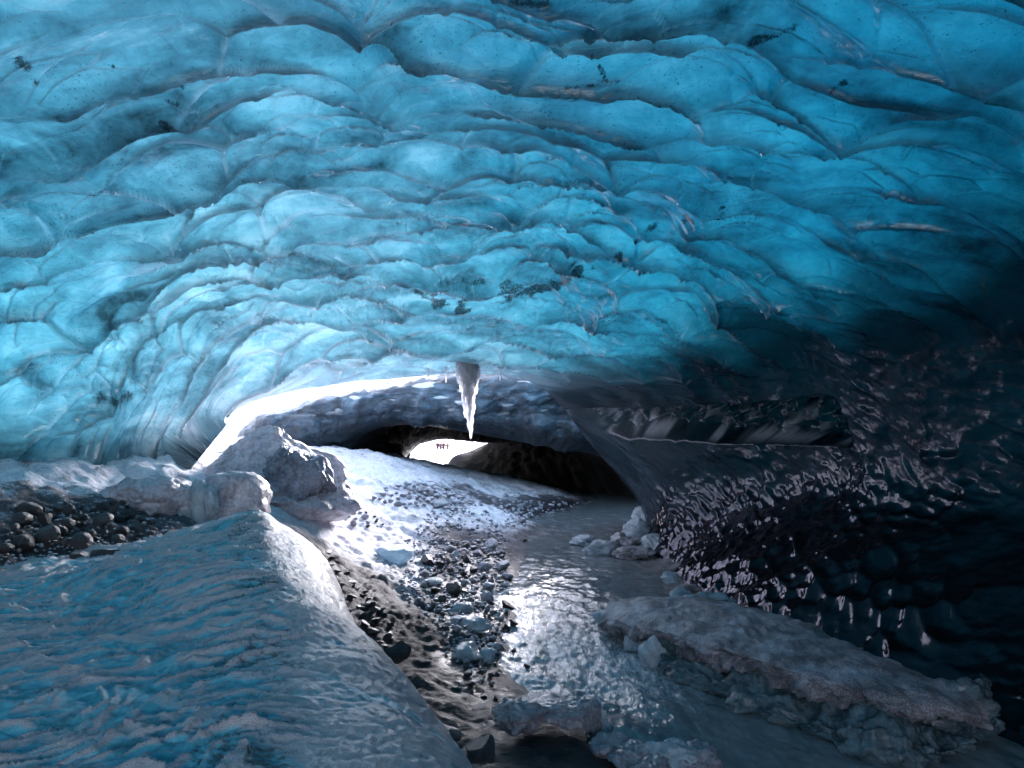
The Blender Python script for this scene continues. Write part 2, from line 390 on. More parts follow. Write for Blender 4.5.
# the long hollow in the wall at eye height
gz = P0[..., 2]; gy = P0[..., 1]
lo = 2.66+.02*(gy-13); hi = 3.40-.012*(gy-13)
gm = ss(lo-.05, lo+.04, gz)*ss(hi+.1, hi-.06, gz)*ss(12.6, 13.4, gy)*ss(20.0, 19, gy)*(U > 7)
gm = gm*(.9+.25*fbm(s_*5, Yn*2.2, 3, 4))
P = P-nrm*(gm*.55+gm*.16*fbm(s_*7, Yn*2.6, 3, 41)+gm*.55*w3)[..., None]
frost_light = ss(14.6, 18.4, vs)[:, None]*.8*(.15+.85*ss(-.35, .3, fbm(s_*.6, Yn*.6, 4, 19)))*(1-.6*wallm)
def curv(h, k):
    g = np.zeros_like(h); g[k:-k, k:-k] = h[k:-k, k:-k]*4-h[2*k:, k:-k]-h[:-2*k, k:-k]-h[k:-k, 2*k:]-h[k:-k, :-2*k]; return g
cr_ = np.maximum(-curv(-h1, 3), 0); cr_ = cr_/np.percentile(cr_, 96)
cr2 = np.maximum(-curv(-h2, 2), 0); cr2 = cr2/np.percentile(cr2, 96)
crest_glint = np.clip(c1**2.2*part1+.8*c2**2.2*part2*nearc+.35*c3**2*part2*ss(8, 12, Yn), 0, 1)*(1-wallm)*(.25+.75*ss(-.2, .3, fbm(s_*1.3, Yn*2, 3, 219)))  # painted highlight mask: pale lines where crests would mirror the opening
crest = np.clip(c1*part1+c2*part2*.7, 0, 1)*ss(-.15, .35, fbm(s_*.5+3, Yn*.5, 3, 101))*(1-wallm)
frost_light = np.clip(frost_light+.25*crest, 0, 1)  # crest reflections painted in as extra paleness
frost_light = np.clip(frost_light+np.clip(4*gm*(1-gm), 0, 1)*ss(-.1, .35, fbm(s_*.9, Yn*1.3, 3, 72))*.9*(Yn > 12), 0, 1)  # glints on the lips of the hollow, painted as pale tone
dirt = np.clip(np.maximum(ss(6.1, 7.7, U+.35*fbm(s_*.5, Yn*.5, 3, 55))*.96, .75*ss(2.3, .9, U+.3*fbm(s_*.5, Yn*.5, 3, 56))*ss(15.5, 13.5, Yn)), 0, 1)
# dark ash seam running across the crown
vx = P[..., 0]; vy = P[..., 1]; vz = P[..., 2]-CZ
dep = vy*math.cos(PITCH)+vz*math.sin(PITCH); upc = -vy*math.sin(PITCH)+vz*math.cos(PITCH); dsafe = np.where(dep > .5, dep, 1e9)
pxl = 512+F*vx/dsafe; pyl = 384-F*upc/dsafe; pxl = np.where(dep > .5, pxl, 1e6)
def on_roof(px, py):
    """the point of the shell that a given sight line meets"""
    c = np.hypot(pxl-px, pyl-py); m = c < 3
    if not m.any(): k = np.unravel_index(np.argmin(c), c.shape)
    else: k = np.unravel_index(np.argmin(np.where(m, dep, 1e9)), c.shape)
    return P[k]
def streak(pts, width, wobble, soft=.3):
    A = [on_roof(*p) for p in pts]; dist = np.full(pxl.shape, 9.0)
    for a, b in zip(A[:-1], A[1:]):
        L = max(np.sum((b-a)**2), 1e-6); t = np.clip(((P-a)@(b-a))/L, 0, 1)
        dist = np.minimum(dist, np.linalg.norm(P-a-t[..., None]*(b-a), axis=-1))
    return ss(width, width*soft, dist+wob*wobble)
wob = fbm(s_*2.2, Yn*4.0, 4, 61)
brk = ss(-.3, .1, fbm(s_*1.3, Yn*1.3, 2, 14))
seam = .8*streak([(425,302),(455,306),(490,300),(520,296),(545,288),(578,272)], .26, .30, .0)
seam = np.maximum(seam, .7*streak([(440,292),(470,284),(500,288),(530,290)], .14, .2, .0))
seam = np.maximum(seam, .85*streak([(560,282),(590,270),(615,262),(645,240),(690,222),(725,210)], .09, .10, .0))
for pts, wd in (([(116,66),(135,82),(160,100),(178,106)], .05), ([(163,126),(176,133)], .06), ([(181,82),(183,90)], .05), ([(752,44),(775,38),(793,31)], .07), ([(814,97),(830,92),(842,84)], .06),
                ([(104,397),(118,401),(134,396)], .22), ([(585,42),(600,68),(612,86)], .045), ([(512,2),(548,6)], .05), ([(648,232),(652,226)], .10), ([(560,90),(620,84)], .04), ([(20,60),(38,84)], .1)):
    seam = np.maximum(seam, .8*streak(pts, wd, wd*.5, .0))
nr, nc = len(vs), NU
Vb = P.reshape(-1, 3)
Qb = gridq(nr, nc)
# upper surface of the glacier above the cave (coarse), thick to the right, thin over the lip
tr_i = np.unique(np.concatenate([[0, 20, 39], np.arange(39, nr, 24), [nr-1]])); tc_i = np.unique(np.concatenate([np.arange(0, nc, 20), [nc-1]]))
T = P0[np.ix_(tr_i, tc_i)].copy(); uu = us[tc_i][None, :]; yy = vs[tr_i][:, None]
thick = (.85+1.4*ss(18, 10, yy))+ss(4.8, 7.2, uu)*14.0+ss(4.0, 6.6, uu)*3.2*ss(19, 12, yy)+ss(3.4, .8, uu)*5.0*ss(19, 12, yy)
thick = thick+.5*fbm(T[..., 0]*.4, T[..., 1]*.4, 3, 44)*ss(18, 13, yy)
T[..., 2] = T[..., 2]+thick
T[..., 0] += (ss(6.0, 9.5, uu)*14-ss(3, 0, uu)*7)*(.25+.75*ss(18.3, 13, yy))
T[:, 0, 2] = -1.2; T[:, -1, 2] = -1.2
Vt = T.reshape(-1, 3); off = len(Vb); ntr, ntc = len(tr_i), len(tc_i)
Qt = gridq(ntr, ntc, off, True)
# skirts: strips between the border of the fine sheet and the border of the coarse one
def skirt(fine, coarse_pos, coarse_ids):
    out = []
    for k in range(len(coarse_pos)-1):
        a, b = coarse_pos[k], coarse_pos[k+1]; ca, cb = coarse_ids[k], coarse_ids[k+1]
        for j in range(a, b):
            out.append((fine[j], fine[j+1], cb if j == b-1 else ca, ca))
    return out
sk = []
ids = np.arange(nr*nc).reshape(nr, nc); tid = off+np.arange(ntr*ntc).reshape(ntr, ntc)
sk += skirt(ids[-1], tc_i, tid[-1]); sk += [q[::-1] for q in skirt(ids[0], tc_i, tid[0])]
sk += skirt(ids[:, 0], tr_i, tid[:, 0]); sk += [q[::-1] for q in skirt(ids[:, -1], tr_i, tid[:, -1])]
sk3 = []
Qs = []
for a, b, c, e in sk:
    Qs.append((a, b, c, e))
me_all = [Qb, Qt]
Q4 = np.concatenate([Qb, Qt])
# triangles where the coarse end repeats, quads otherwise
tri = [(a, b, e) for a, b, c, e in Qs if c == e]; quad = [q for q in Qs if q[2] != q[3]]
tri = np.array(tri, dtype=np.int32); quad = np.array(quad, dtype=np.int32)
def mesh_mixed(name, V, Q, Tn, mats, midx, attrs):
    me = bpy.data.meshes.new(name); V = np.ascontiguousarray(V, dtype=np.float32)
    me.vertices.add(len(V)); me.vertices.foreach_set('co', V.ravel())
    L = np.concatenate([Q.ravel(), Tn.ravel()]).astype(np.int32); me.loops.add(len(L)); me.loops.foreach_set('vertex_index', L)
    tot = np.concatenate([np.full(len(Q), 4), np.full(len(Tn), 3)]).astype(np.int32)
    me.polygons.add(len(tot)); me.polygons.foreach_set('loop_start', np.concatenate([[0], np.cumsum(tot)[:-1]]).astype(np.int32)); me.polygons.foreach_set('loop_total', tot)
    for m in mats: me.materials.append(m)
    me.polygons.foreach_set('material_index', midx.astype(np.int32)); me.polygons.foreach_set('use_smooth', np.ones(len(tot), dtype=bool))
    me.update(calc_edges=True)
    for an, av in attrs.items():
        at = me.attributes.new(an, 'FLOAT', 'POINT'); at.data.foreach_set('value', np.ascontiguousarray(av, dtype=np.float32).ravel())
    o = bpy.data.objects.new(name, me); COL.objects.link(o); return o
z0 = np.zeros(len(Vt))
Qall = np.concatenate([Q4, quad])
if FLIP: Qall = Qall[:, ::-1]; tri = tri[:, ::-1]
mi = np.concatenate([np.zeros(len(Qb)), np.ones(len(Qt)+len(quad)+len(tri))])
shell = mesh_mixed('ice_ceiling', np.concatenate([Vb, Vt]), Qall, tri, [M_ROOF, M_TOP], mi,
    {'frost_light': np.concatenate([frost_light.ravel(), z0]), 'dirt': np.concatenate([dirt.ravel(), z0]), 'seam': np.concatenate([seam.ravel(), z0]), 'crest_glint': np.concatenate([crest_glint.ravel(), z0])})
tag(shell, 'scalloped blue ice roof of the cave running down into the black right wall', kind='structure')

# ------------------------------------------------------------------ ice beyond the gap, with the black tunnel
arch = [(340,520,30),(350,456,30),(362,437,30),(385,427,30),(420,425,30),(470,433,30),(520,442,30),(560,449,30),(610,462,30),(680,520,30),(690,620,30)]
outer = [(-22,-2),(-15,2.0),(-10.8,2.3),(-9.2,3.5),(-6.0,4.28),(-2.8,4.85),(1.6,5.05),(6,5.4),(11,5.0),(15,4),(16,-3)]
AR = np.array([WY(*p) for p in arch]); OU = np.array([[x, 28.0, z] for x, z in outer])
rows = [AR]
for s, y in ((.10, 28.7), (.35, 27.6), (.65, 27.2), (.85, 27.4)):
    r = AR*(1-s)+OU*s; r[:, 1] = y; rows.append(r)
r = OU.copy(); r[:, 1] = 28.6; rows.append(r); r = OU.copy(); r[:, 1] = 32; r[1:-1, 2] += .45; rows.append(r); r = OU.copy(); r[:, 1] = 62; r[1:-1, 2] = 7.3; rows.append(r)
K2 = [0, .1, .35, .65, .85, 1.0, 1.3, 4]
sv = np.concatenate([np.linspace(0, 1.1, 260), np.linspace(1.1, 4, 12)[1:]])
G = hermite(np.arange(11), hermite(K2, np.stack(rows), sv).transpose(1, 0, 2), np.linspace(0, 10, 520)).transpose(1, 0, 2)
gn = normals(G); gn = gn*np.sign(-np.mean(gn[:200, :, 1]))
gd = .35*fbm(G[..., 0]*.35, G[..., 2]*.5, 4, 5)+.10*voro(G[..., 0]*1.6+fbm(G[..., 0], G[..., 2], 2, 2), G[..., 2]*3+fbm(G[..., 0], G[..., 2], 2, 4), 6)[0]**2+.03*fbm(G[..., 0]*4, G[..., 2]*4, 3, 9)
gd[sv > 1.2] = 0
G = G+gn*(gd*ss(0, .06, sv)[:, None])[..., None]
lx = [WY(p, q, 27.2) for p, q in ((150,520),(205,470),(218,446),(240,420),(262,410),(330,391),(390,379),(470,366),(540,360),(600,350))]
zl = np.interp(G[..., 0], [p[0] for p in lx], [p[2] for p in lx])
nz = fbm(G[..., 0]*.9, G[..., 2]*2.5, 4, 33)
snow = np.maximum(ss(-.05, .05, G[..., 2]-zl+nz*.13), ss(1.0, 1.04, sv)[:, None])
snow = np.maximum(snow, ss(.42, .5, fbm(G[..., 0]*.7, G[..., 2]*2.6, 3, 71))*ss(WY(400,420,27)[2], WY(400,400,27)[2], G[..., 2])*.8)
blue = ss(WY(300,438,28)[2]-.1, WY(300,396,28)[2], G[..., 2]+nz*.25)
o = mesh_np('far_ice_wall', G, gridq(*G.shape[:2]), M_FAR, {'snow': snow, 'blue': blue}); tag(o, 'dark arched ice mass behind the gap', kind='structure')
leaf = [(440,480,66),(409,461,66),(411,452,66),(420,444,66),(436,440,66),(448,439,66),(460,440.5,66),(474,441.5,66),(488,443,66),(470,451,66),(452,458,66)]
LF = np.array([WY(*p) for p in leaf])
tn = [AR, AR*.6+LF*.4+np.array([.5, 0, .9]), LF*.85+AR*.15, LF]
TT = hermite([0, .4, .85, 1], np.stack(tn), np.linspace(0, 1, 90))
TT = np.concatenate([TT, TT[:, :1]], 1)
TT = hermite(np.arange(12), TT.transpose(1, 0, 2), np.linspace(0, 11, 240)).transpose(1, 0, 2)
tnn = normals(TT)
TT = TT+tnn*(.22*fbm(np.linspace(0, 30, 240)[None, :]+0*TT[..., 0], TT[..., 1]*.6, 4, 3)*np.sin(np.linspace(0, math.pi, 90))[:, None])[..., None]
TT = TT
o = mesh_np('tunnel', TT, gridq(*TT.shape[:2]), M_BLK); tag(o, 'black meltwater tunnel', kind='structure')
# the glacier over and beside the tunnel, closing the far end round its mouth
back = []
BO = np.array([[-60,66.3,-3],[-60,66.3,6],[-40,66.3,7],[-20,66.3,7],[-10,66.3,7],[0,66.3,7],[10,66.3,7],[20,66.3,7],[60,66.3,8],[60,66.3,-6],[0,66.3,-8]])
BB = np.stack([LF+np.array([0,.02,0]), LF*.7+BO*.3, BO]); BB = np.concatenate([BB, BB[:, :1]], 1)
o = mesh_np('glacier_front', BB, gridq(3, 12), M_FAR, {'snow': np.zeros(36), 'blue': np.zeros(36)}); tag(o, 'outer front of the glacier round the far mouth', kind='structure')

# ------------------------------------------------------------------ ground
gp = []
def g(px, py, Y=None, z=None): gp.append(WY(px, py, Y) if Y is not None else WZ(px, py, z))
for a in ((0,470,11.3),(60,466,12),(120,462,13),(0,500,10.2),(80,500,11),(150,500,12),(0,530,9.3),(80,535,9.8),(0,560,8.4),(60,560,8.8),(150,530,10.3),(190,520,11.5),(200,457,14.6),(260,470,15.5),
          (300,490,14.3),(345,452,24.5),(300,450,26),(380,452,27),(415,466,28),(340,480,20),(400,480,22),(380,505,18.5),(440,490,24),(460,515,20),(470,500,25),
          (330,540,14),(290,520,15),(380,560,14.3),(420,540,17),(440,575,14.5),(340,575,11.6),(380,620,10.2),(430,650,9.8),(460,690,8.6),(430,610,12),(300,560,11),(500,740,7.5),(240,530,12)):
    g(*a)
for a in ((520,500,.35),(560,497,.25),(500,510,.45),(515,535,.12),(512,570,.08),(508,610,.08),(495,640,.1),(492,680,.1),(520,720,.12),(560,735,.1),(590,745,.08),(640,758,.05)):
    g(a[0], a[1], z=a[2])
chan = [(605,508),(560,520),(575,545),(570,575),(560,610),(560,645),(600,670),(700,700),(800,730),(850,755)]
for c in chan: gp.append((*WZ(*c, 0)[:2], -.35))
for c in ((640,525),(665,560),(690,590)): gp.append((*WZ(*c, .1)[:2], .12))
gp += [(6, 8, .1),(7, 3, .2),(6, 14, .3),(6, 20, .5),(8, 27, .5),(5, -6, .6),(2.8, 4.5, -.3),(2.5, 0, -.3),(1.2, 6, -.2),(-12, 6, 1.8),(-13, 14, 2.6),(-12, 20, 2.8),(-14, 27, 3),(-6,-6,1.0),(0,-6,.8),(-2.5,5,.9),(-5,5,1.2),(0,3,.5),
       (-6,36,1.7),(0,36,.5),(4,36,-.3),(-8,60,-.3),(0,60,-.7),(6,60,-1.2),(-30,40,-1),(20,40,-2.5),(12,30,-.5),(-20,10,2),(-20,-10,2),(16,-10,.5),(16,10,.5),(16,20,.5)]
gp = np.array(gp)
D = np.linalg.norm(gp[:, None, :2]-gp[None, :, :2], axis=-1)
lam = .05
Km = np.block([[-D+lam*np.eye(len(gp)), np.ones((len(gp), 1))], [np.ones((1, len(gp))), np.zeros((1, 1))]])
cf = np.linalg.solve(Km, np.append(gp[:, 2], 0))
def g_base(x, y):
    x = np.asarray(x, float); y = np.asarray(y, float); sh = x.shape; x = x.ravel(); y = y.ravel(); out = np.empty(len(x))
    for i in range(0, len(x), 20000):
        dd = np.hypot(x[i:i+20000, None]-gp[None, :, 0], y[i:i+20000, None]-gp[None, :, 1]); out[i:i+20000] = -dd@cf[:-1]+cf[-1]
    return out.reshape(sh)
def g_z(x, y):
    x = np.asarray(x, float); y = np.asarray(y, float)
    b = g_base(x, y); wl = ss(-.1, .35, b)
    return b+wl*(.10*fbm(x*.9, y*.9, 4, 3)+.05*fbm(x*3.2, y*3.2, 4, 13, .62)+.03*np.abs(fbm(x*9, y*9, 2, 23)))
ya = np.concatenate([np.linspace(-12, 6, 50)[:-1], 6*(62/6.0)**np.linspace(0, 1, 620)])
xa = np.linspace(-1, 1, 620); xa = np.sign(xa)*np.abs(xa)**1.35
Xg = xa[None, :]*(22+0*ya[:, None])-2; Yg = np.broadcast_to(ya[:, None], Xg.shape)
Zb = g_base(Xg, Yg); Zg = g_z(Xg, Yg)
def segm(poly, rx, ry=None):
    """soft mask along a pixel polyline resting on the ground"""
    q = [hit(*p) for p in poly]; m = np.full(Xg.shape, 99.)
    for a, b in zip(q[:-1], q[1:]):
        L = max((b[0]-a[0])**2+(b[1]-a[1])**2, 1e-6)
        t = np.clip(((Xg-a[0])*(b[0]-a[0])+(Yg-a[1])*(b[1]-a[1]))/L, 0, 1)
        m = np.minimum(m, np.hypot(Xg-a[0]-t*(b[0]-a[0]), Yg-a[1]-t*(b[1]-a[1])))
    return ss(rx, rx*.35, m)
def hit(px, py, fn=None, y0=2.5, y1=70):
    fn = fn or g_base
    d = ray(px, py); t = np.linspace(y0, y1, 1500)/d[1]
    x = d[0]*t; y = d[1]*t; z = CZ+d[2]*t; below = z < fn(x, y)
    i = int(np.argmax(below)) if below.any() else len(t)-1
    return (x[i], y[i], float(fn(x[i:i+1], y[i:i+1])[0]))
ash = .20+.5*segm([(0,520),(60,520),(120,525),(180,520)], 1.6)+.5*segm([(0,560),(60,562)], 1.4)+.5*segm([(470,540),(480,600),(480,660)], 1.2)+.3*segm([(500,505),(560,503)], 1.3)+.25*segm([(430,500),(470,490)], 1.2)
ash = ash+.25*ss(.5, .15, Zb)+.1
ash = ash-.25*segm([(250,540),(300,530),(340,460),(380,470)], 1.2)
scree = np.maximum(segm([(330,560),(380,610),(430,660),(470,720),(520,745)], 1.5), segm([(0,548),(60,550),(120,548)], .8)*.9)
scree = np.maximum(scree, ss(3.5, 1.5, Yg)); scree = np.maximum(scree, segm([(400,655),(450,700),(500,735),(540,760)], 1.1))
wet = ss(.28, .08, Zb+.1*fbm(Xg*3, Yg*3, 2, 8))
o = mesh_np('ground', np.stack([Xg, Yg, Zg], -1), gridq(*Xg.shape), M_GND, {'ash': np.clip(ash, 0, 1), 'scree': np.clip(scree, 0, 1), 'wet': wet, 'pebble': wet*0})
tag(o, 'snow and ash covered cave floor', kind='structure')
# flat snowfield outside the far mouth
sx = np.linspace(-1, 1, 60)**3*1500; sy = 58+np.linspace(0, 1, 80)**3*1800
SX, SY = np.meshgrid(sx, sy); SZ = -.8+.12*fbm(SX*.12, SY*.06, 3, 4)*ss(1500, 200, SY)-ss(70, 58, SY)*.9
o = mesh_np('snowfield', np.stack([SX, SY, SZ], -1), gridq(*SX.shape), M_SNOW); tag(o, 'sunlit snowfield outside', kind='structure')

# ------------------------------------------------------------------ water
yw = np.concatenate([np.linspace(-6, 5, 20)[:-1], 5*(34/5.0)**np.linspace(0, 1, 520)]); xw = np.linspace(-2.2, 7, 360)
XW, YW = np.meshgrid(xw, yw)
fo = np.zeros_like(XW)
for (p, q, r, a) in ((560,650,1.6,1.),(610,665,1.5,1.),(530,610,1.5,.8),(540,570,1.6,.45),(690,690,1.2,.5),(520,680,1.0,1.),(640,710,1.0,.45),(650,640,1.,.5),(545,530,1.5,.2)):
    c = WZ(p, q, 0); fo = np.maximum(fo, a*np.exp(-((XW-c[0])**2+((YW-c[1])*.7)**2)/r**2))
cr, sr = math.cos(.35), math.sin(.35); xr = XW*cr+YW*sr; yr = -XW*sr+YW*cr
ZW = (.012+.03*fo)*fbm(xr*2.4, yr*1.5, 4, 6, .6)+.02*fo*np.abs(fbm(xr*7, yr*5, 3, 16))
o = mesh_np('stream', np.stack([XW, YW, ZW], -1), gridq(*XW.shape), M_WAT, {'foam': fo}); tag(o, 'milky grey meltwater stream with white riffles', kind='structure')

# ------------------------------------------------------------------ foreground mound
# rows run away from the camera: left foot, left slope, crest, right shoulder, right edge, foot of the flank
mk = [
 (-1.5, [(-9,1.2),(-5,1.25),(-2.6,1.3),(-1.2,1.35),(-.2,1.3),(.5,1.15),(1.0,.9),(1.3,-.3)]),
 (3.0, [(-7,1.45),(-4,1.42),(-2.2,1.45),(-1.1,1.50),(-.45,1.45),(.05,1.22),(.35,.85),(.6,-.3)]),
 (4.6, [(-7.5,1.42),(-4.6,1.42),(-2.7,1.48),(-1.5,1.60),(-.9,1.52),(-.4,1.22),(-.1,.8),(.1,-.2)]),
 (6.2, [(-8,1.42),(-5,1.42),(-3.2,1.5),(-2.0,1.72),(-1.5,1.62),(-1.12,1.3),(-.8,.8),(-.6,0)]),
 (7.6, [(-8.5,1.4),(-5.6,1.42),(-3.8,1.6),(-2.6,1.85),(-2.1,1.72),(-1.75,1.4),(-1.4,.9),(-1.2,.1)]),
 (9.2, [(-9,1.2),(-6.6,1.35),(-4.4,1.6),(-3.1,1.95),(-2.7,1.82),(-2.3,1.5),(-2.0,1.0),(-1.8,.2)]),
 (10.6, [(-9,.9),(-6.8,1.0),(-5,1.3),(-3.7,1.55),(-3.2,1.4),(-2.8,1.1),(-2.5,.8),(-2.3,.1)]),
 (11.8, [(-9,.4),(-7,.5),(-5.2,.6),(-4.1,.7),(-3.5,.6),(-3.1,.5),(-2.9,.3),(-2.6,0)])]
MK = np.array([[[x, y, z] for x, z in row] for y, row in mk])
tv = np.concatenate([np.linspace(-1.5, 2.2, 12)[:-1], 2.2*(11.8/2.2)**np.linspace(0, 1, 560)])
MM = hermite(np.arange(8), hermite([r[0] for r in mk], MK, tv).transpose(1, 0, 2), np.linspace(0, 7, 760)).transpose(1, 0, 2)
mu = np.linspace(0, 7, 760)[None, :]; X, Y = MM[..., 0], MM[..., 1]
wxx = fbm(X*.9, Y*.9, 3, 2)*.35; wyy = fbm(X*.9+9, Y*.9, 3, 5)*.35
cr, sr = math.cos(.5), math.sin(.5)
xr = (X+wxx)*cr+(Y+wyy)*sr; yr = -(X+wxx)*sr+(Y+wyy)*cr
f1, f2, rid, ox, oy = voro(xr*3.2, yr*7.0, 41)
g1, g2, gid, gx, gy = voro(xr*6.5, yr*11, 43)
left = 1-ss(2.9, 3.7, mu)*.85
dn = f1*f1*.55+oy*.25
dn2 = g1*g1*.5+gy*.2
disp = left*(.09*dn+.05*dn2)+.05*fbm(X*.8, Y*.8, 3, 7)+.008*fbm(X*14, Y*14, 3, 17)
mn = normals(MM); mn = mn*np.sign(np.mean(mn[..., 2]))
MP = MM+mn*(disp*ss(11.8, 10.8, tv)[:, None])[..., None]
dq = (dn-dn.mean())/dn.std(); dq2 = (dn2-dn2.mean())/dn2.std()
lip = .46+(.17*dq+.13*dq2)*left+(1-left)*.48+.22*fbm(X*1.3, Y*1.3, 3, 27)+.15*ss(7.5, 9.5, Y)*ss(3.2, 2.5, mu)+.2*ss(1.8, .6, mu)  # right flank paler: the light it catches is painted into its colour
lip = lip-.5*(1-left)*ss(.25, .45, fbm(X*1.6, Y*2.4, 3, 29))*ss(8, 5, Y)
asm = .28*ss(.25, -.2, dn)+.25*ss(2.4, 3.0, mu)*ss(3.7, 3.2, mu)+.16*fbm(X*1.2+7, Y*1.2, 4, 57)+.08
asm = asm+.5*ss(-.4, .3, fbm(X*1.5, Y*1.5, 3, 88))*ss(-5.2, -6.2, X+.2*(Y-7))*ss(5.5, 6.5, Y)
o = mesh_np('ice_mound', MP, gridq(*MP.shape[:2]), M_MND, {'lip': np.clip(lip, 0, 1), 'ash': np.clip(asm, 0, 1), 'flank': np.clip(1-left, 0, 1)+0*X})
tag(o, 'long dirty blue ice mound in the foreground', kind='structure')

# ================================================================== objects
def ico(sub):
    import bmesh
    bm = bmesh.new(); bmesh.ops.create_icosphere(bm, subdivisions=sub, radius=1.0)
    V = np.array([v.co[:] for v in bm.verts]); Fc = np.array([[v.index for v in f.verts] for f in bm.faces]); bm.free(); return V, Fc
ICO = {n: ico(n) for n in (2, 3, 4, 5, 6)}
def chunk_verts(sub, scale, seed, cuts=8, cut=(.62, .92), amp=.12, freq=1.4, fine=.03, taper=0):
    V, Fc = ICO[sub]; V = V.copy(); rs = np.random.RandomState(seed)
    for i in range(cuts):
        n = rs.normal(size=3); n /= np.linalg.norm(n); d = rs.uniform(*cut); k = V@n
        V = V-np.maximum(k-d, 0)[:, None]*n*.97
    q = seed*7.3
    n1 = noise3(V[:, 0]*freq+q, V[:, 1]*freq, V[:, 2]*freq, seed); n2 = noise3(V[:, 0]*freq*3+q, V[:, 1]*freq*3, V[:, 2]*freq*3, seed+1)
    n3 = noise3(V[:, 0]*freq*8+q, V[:, 1]*freq*8, V[:, 2]*freq*8, seed+2)
    V = V*(1+amp*n1+amp*.45*n2+fine*n3)[:, None]
    V[:, :2] *= (1-taper*np.clip(V[:, 2:3], -.6, 1)) if taper else 1
    return V*np.array(scale), Fc
def chunk(name, mat, loc, scale, seed, rz=0, sub=4, parent=None, smooth=True, **kw):
    V, Fc = chunk_verts(sub, scale, seed, **kw)
    o = mesh_np(name, V, Fc, mat, smooth=smooth, parent=parent); o.location = loc; o.rotation_euler = (0, 0, rz); return o
def surf(px, py):
    """point of the floor or the mound under a sight line"""
    return hit(px, py, g_z)
def m_per_px(p): return p[1]/F

# --- ice boulders on the bank
p = WY(276, 462, 14.3); b = empty('ice_boulder', (p[0], p[1], 1.75))
tag(b, 'big peaked ash-speckled ice boulder standing on the snow below the bright gap', 'ice boulder', 'ice boulders on the left bank')
k = chunk('speckled_body', M_BOUL, (0, .3, .28), (1.5, 1.1, .9), 12, .3, 6, b, cuts=7, cut=(.68, .88), amp=.14, fine=.05, taper=.42)
k = chunk('glassy_face', M_CLR, (.42, -.32, .22), (.72, .6, .74), 5, .5, 6, b, cuts=8, cut=(.6, .85), amp=.16, fine=.06, taper=.3); k.data.materials[0] = mat_ice('grey_glassy_ice', (.07, .075, .10), (.42, .42, .52), .15, .15, .4)
p = WY(232, 498, 12.3); o = chunk('ice_boulder', M_BOUL, (p[0], p[1], p[2]-.1), (.62, .6, .5), 31, 1.1, 5, cuts=8, amp=.14, fine=.04)
tag(o, 'low rounded ice boulder in front of the big peaked one', 'ice boulder', 'ice boulders on the left bank')
p = WY(148, 492, 11.9); o = chunk('ice_boulder', M_BOUL, (p[0], p[1], p[2]-.12), (.75, .7, .42), 44, .2, 6, cuts=6, amp=.18, fine=.05)
tag(o, 'broad frosted ice boulder left of the clear ice pillar', 'ice boulder', 'ice boulders on the left bank')
p = WY(200, 492, 11.8); o = empty('clear_ice_pillar', (p[0], p[1], p[2]-.5)); tag(o, 'clear knobbly pillar of melting ice squeezed between two boulders', 'ice pillar')
for i, (dx, dz, rx, rz_) in enumerate(((-.08, .22, .17, .42), (.1, .15, .2, .38), (.02, .42, .15, .26), (-.2, .1, .16, .3), (.2, .36, .12, .22))):
    chunk('ice_knob', M_CLR, (dx, -.1*i*.3, dz), (rx, .16, rz_), 60+i, i, 4, o, cuts=4, amp=.2, fine=.05)
# --- pale blue block
p = surf(391, 560); o = chunk('ice_block', M_BLUE, (p[0], p[1]+.1, p[2]+.1), (.40, .34, .24), 71, .3, 5, cuts=12, cut=(.5, .8), amp=.07, fine=.015)
tag(o, 'smooth pale blue ice block lying on the snowy slope above the stream', 'ice block')
for i, (px, py, sx, sz, lab) in enumerate(((470,628,.26,.13,'small white ice cake among the rocks of the stream bank'),(462,612,.22,.1,'thin frosted ice plate just above the white ice cake'),(487,660,.15,.12,'fist-shaped white ice lump at the water edge'),(432,584,.2,.07,'flat white ice flake resting on cobbles below the pale blue block'),
        (440,505,.3,.1,'low snow-dusted ice hump beside the grey cobbles'),(468,655,.24,.12,'rounded lilac-white ice lump low on the bank'))):
    p = surf(px, py); o = chunk('ice_lump', M_CLR, (p[0], p[1], p[2]+.03), (sx, sx*.8, sz), 80+i, i, 4, cuts=5, amp=.2, fine=.05); tag(o, lab, 'ice lump', 'ice lumps on the stream bank')
# --- frosted ledge across the stream
p = WZ(618, 548, 0); o = empty('frosted_ledge', (p[0], p[1], 0)); tag(o, 'frosted white and black ice ledge jutting into the far stream under the right wall', 'ice ledge')
for i, (px, py, sx, sy, sz, m) in enumerate(((600,548,.42,.4,.2,M_CLR),(622,545,.5,.5,.26,M_SHELF),(640,535,.45,.5,.42,M_CLR),(646,522,.4,.5,.5,M_CLR),(632,552,.5,.4,.14,M_SHELF),(655,548,.35,.4,.34,M_CLR),(582,540,.3,.3,.12,M_CLR))):
    q = WZ(px, py, .12); chunk('crusted_block', m, (q[0]-p[0], q[1]-p[1], .12), (sx, sy, sz), 100+i, i*.7, 5, o, cuts=9, amp=.28, freq=2.2, fine=.08)
for i, (px, py, sx, lab) in enumerate(((683,592,.2,'frosted lump at the wall foot nearest the far ledge'),(700,598,.24,'frosted lump between wall foot and shelf top'),(722,600,.2,'ragged frosted lump behind the middle of the long shelf'),(672,575,.17,'small frosted lump on the dark strand by the wall'))):
    q = WZ(px, py, .3); o = chunk('frosted_lump', M_CLR, (q[0], q[1], .25), (sx, sx, sx*.6), 120+i, i, 4, cuts=5, amp=.35, freq=2.5, fine=.1); tag(o, lab, 'ice lump', 'frosted lumps along the wall foot')
